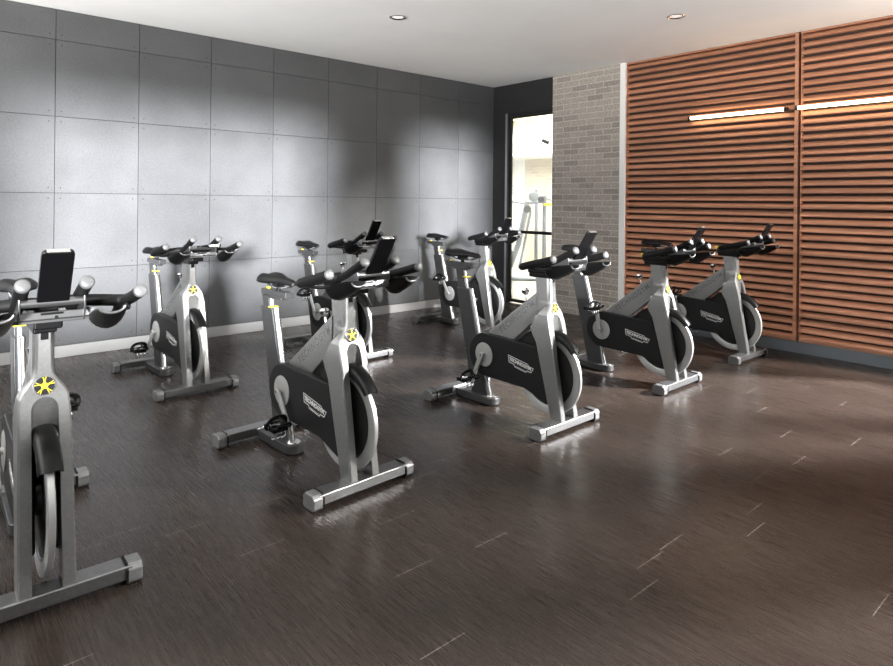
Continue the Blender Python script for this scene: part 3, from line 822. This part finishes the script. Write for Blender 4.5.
def strength_machine():
    root = bpy.data.objects.new('cable_machine', None); COL.objects.link(root); root.location = (2.0, .85, 0)
    mtl = M['gym_metal']
    b = MB()   # coordinates relative to the root; lateral axis runs along (-.66,.75) seen from the door
    def Lp(s, d, z): return (-.66*s + .70*d, .75*s + .66*d, z)
    # tall upright and rack
    b.tube([Lp(-.22, 0, .03), Lp(-.22, 0, 1.40)], .035, 12); b.tube([Lp(-.10, .3, .03), Lp(-.10, .3, 1.42)], .03, 12)
    b.tube([Lp(-.5, 0, .03), Lp(.45, 0, .03)], .035, 10); b.tube([Lp(-.22, -.3, .03), Lp(-.22, .5, .03)], .035, 10)
    b.build('upright_frame', mtl, root, weld=False)
    b = MB(); b.tube([Lp(.40, 0, .06), Lp(.20, 0, .60), Lp(.06, 0, 1.30)], .045, 10); b.tube([Lp(.18, .05, .2), Lp(.0, .05, 1.15)], .02, 10)
    b.build('angled_strut', mtl, root, weld=False)
    b = MB(); b.tube([Lp(.55, 0, 1.50), Lp(-.12, 0, 1.50)], .013, 8); b.tube([Lp(.55, 0, 1.34), Lp(.1, 0, 1.27), Lp(-.2, 0, 1.30)], .022, 8)
    b.tube([Lp(.40, 0, 1.50), Lp(.40, 0, 1.34)], .018, 8); b.tube([Lp(-.08, 0, 1.50), Lp(-.08, 0, 1.36)], .018, 8)
    b.build('lever_arm', mtl, root, weld=False)
    c0 = Lp(-.05, -.03, 1.37)
    for (s_, z_, r_) in ((-.04, 1.38, .085), (-.16, 1.34, .055), (.06, 1.18, .06)):
        q = Lp(s_, -.05, z_); b = MB(); b.lathe([(-.02, 0), (-.02, r_*.8), (-.012, r_), (.012, r_), (.02, r_*.8), (.02, 0)], (0, 0, 0), 'x', 24)
        p_ = b.build('pulley', M['gym_metal'] if r_ > .07 else M['post'], root); p_.location = q; p_.rotation_euler = (0, 0, math.radians(42))
    b = MB()
    for k in range(9): b.hexa([Lp(-.34, .0, .25+k*.045), Lp(-.46, .0, .25+k*.045), Lp(-.46, .12, .25+k*.045), Lp(-.34, .12, .25+k*.045), Lp(-.34, .0, .285+k*.045), Lp(-.46, .0, .285+k*.045), Lp(-.46, .12, .285+k*.045), Lp(-.34, .12, .285+k*.045)])
    b.build('weight_stack', M['post'], root, weld=False)
    b = MB(); b.hexa([Lp(-.20, -.06, 1.235), Lp(-.34, -.06, 1.235), Lp(-.34, -.04, 1.235), Lp(-.20, -.04, 1.235), Lp(-.20, -.06, 1.275), Lp(-.34, -.06, 1.275), Lp(-.34, -.04, 1.275), Lp(-.20, -.04, 1.275)])
    b.build('yellow_label_plate', M['yellow'], root)
    b = MB(); b.hexa([Lp(.5, -.1, .42), Lp(.25, -.1, .42), Lp(.25, .2, .42), Lp(.5, .2, .42), Lp(.5, -.1, .50), Lp(.25, -.1, .50), Lp(.25, .2, .50), Lp(.5, .2, .50)])
    b.build('seat_pad', M['gym_metal'], root, bevel=.02)
    b = MB(); b.tube([Lp(-.47, .06, .1), Lp(-.47, .06, 1.35)], .012, 8); b.tube([Lp(-.40, .06, .1), Lp(-.40, .06, 1.30)], .006, 8)
    b.tube([Lp(-.47, .06, 1.30), Lp(-.22, 0, 1.36)], .015, 8); b.build('guide_rod', M['gym_metal'], root, weld=False)
    tag(root, 'pale metal cable strength machine seen through the glass door', 'gym machine')
    root.location = (1.9, 1.00, 0)
strength_machine()
b = MB(); b.tube([(0, 0, 0), (0, 0, -.10)], .006, 8); b.tube([(-.05, .045, -.10), (.045, -.04, -.15)], .034, 14)
sl_ = b.build('track_spotlight', M['black'], None, weld=False); sl_.location = (3.2, 1.80, 2.55)
sl_.location = (2.75, 1.42, 2.50)
tag(sl_, 'small black spotlight hanging beyond the top of the glass door', 'spotlight')
b = MB(); b.tube([(2.75, 1.42, 2.50), (2.75, 1.42, 2.95)], .004, 6)
rod = b.build('hanging_rod', M['gym_metal'], sl_, weld=False); rod.matrix_parent_inverse = Matrix.Translation((-2.75, -1.42, -2.50))
# ------------------------------------------------------------------ lights
SUN_E = 25.0; P_CEIL_FILL = 8600
def area(name, loc, rot, sx, sy, power, col=(1, 1, 1), spread=180):
    l = bpy.data.lights.new(name, 'AREA'); l.shape = 'RECTANGLE'; l.size = sx; l.size_y = sy; l.energy = power; l.color = col; l.spread = math.radians(spread)
    o = bpy.data.objects.new(name, l); COL.objects.link(o); o.location = loc; o.rotation_euler = rot; return o
# daylight entering the windows behind the camera, plus upward fill lamps added to brighten the ceiling
P_SKY = (6, 5, 12, 12); P_UP = (5, 5, 10, 20); P_SIDE = 40
for (xa, xb, za, zb), pw, pu in zip(OPEN, P_SKY, P_UP):
    area('window_daylight', ((xa+xb)/2, YB-.12, (za+zb)/2), (PI/2, 0, 0), xb-xa, zb-za, pw, (.96, .98, 1.0))
    area('ceiling_fill', ((xa+xb)/2, YB-.13, (za+zb)/2), (PI/2+.45, 0, 0), xb-xa, zb-za, pu, (1, .99, .96), 130)
area('window_daylight', (.13, (WY0+WY1)/2, (WZ0+WZ1)/2), (PI/2, 0, PI/2), WY1-WY0, WZ1-WZ0, P_SIDE, (.97, .98, 1.0))
s = bpy.data.lights.new('low_sun', 'SUN'); s.energy = SUN_E; s.angle = math.radians(5.5); s.color = (.97, .98, 1.0)
so = bpy.data.objects.new('low_sun', s); COL.objects.link(so)
d = Vector((.47, .88, -.10)); so.rotation_euler = d.to_track_quat('-Z', 'Y').to_euler()
l = bpy.data.lights.new('yard_reflection', 'AREA'); l.shape = 'DISK'; l.size = .7; l.energy = 3200; l.color = (1, .98, .95)
o = bpy.data.objects.new('yard_reflection', l); COL.objects.link(o); o.location = (1.15, -8.9, 3.4)
o.rotation_euler = (Vector((-3.0, -3.2, .2)) - o.location).to_track_quat('-Z', 'Y').to_euler()
l = bpy.data.lights.new('floor_beam_lamp', 'AREA'); l.shape = 'DISK'; l.size = .8; l.energy = 12500; l.color = (.98, .98, 1)  # lamp added outside to brighten the floor through the right window
o = bpy.data.objects.new('floor_beam_lamp', l); COL.objects.link(o); o.location = (3.5, -9.5, 5.0)
o.rotation_euler = (Vector((-2.0, -4.2, .2)) - o.location).to_track_quat('-Z', 'Y').to_euler()
area('ceiling_fill_outside', (XL-3.6, -3.4, -.1), (PI, 0, 0), 6.0, 7.0, P_CEIL_FILL, (1, .985, .95))  # added upward lamp beyond the end wall, brightens the ceiling
area('gym_ceiling_light', (2.0, 1.2, 2.9), (0, 0, 0), 2.5, 3.0, 460, (1, .97, .9))

w = bpy.data.worlds.new('world'); scn.world = w; w.use_nodes = True
bg = w.node_tree.nodes['Background']; bg.inputs[0].default_value = (.90, .95, 1, 1); bg.inputs[1].default_value = .7

# ------------------------------------------------------------------ camera
cd = bpy.data.cameras.new('camera'); cam = bpy.data.objects.new('camera', cd); COL.objects.link(cam); scn.camera = cam
yaw, roll = math.radians(48.900084), math.radians(.58672)
Fv = Vector((math.cos(yaw), math.sin(yaw), 0)); R = Vector((math.sin(yaw), -math.cos(yaw), 0)); U = R.cross(Fv)
R2 = math.cos(roll)*R + math.sin(roll)*U; U2 = -math.sin(roll)*R + math.cos(roll)*U
cam.matrix_world = Matrix((R2, U2, -Fv)).transposed().to_4x4(); cam.location = (-5.933, -5.868, 1.29)
cd.sensor_fit = 'HORIZONTAL'; cd.sensor_width = 36; cd.lens = 36*629/893
cd.shift_x = 0; cd.shift_y = -(333-201.41)/893
cd.clip_start = .05; cd.clip_end = 60

scn.view_settings.view_transform = 'Standard'; scn.view_settings.look = 'None'; scn.view_settings.gamma = 1
scn.view_settings.exposure = 0.0; scn.view_settings.use_curve_mapping = False
scn.cycles.use_denoising = True
scn.cycles.max_bounces = 10; scn.cycles.diffuse_bounces = 5; scn.cycles.sample_clamp_indirect = 8
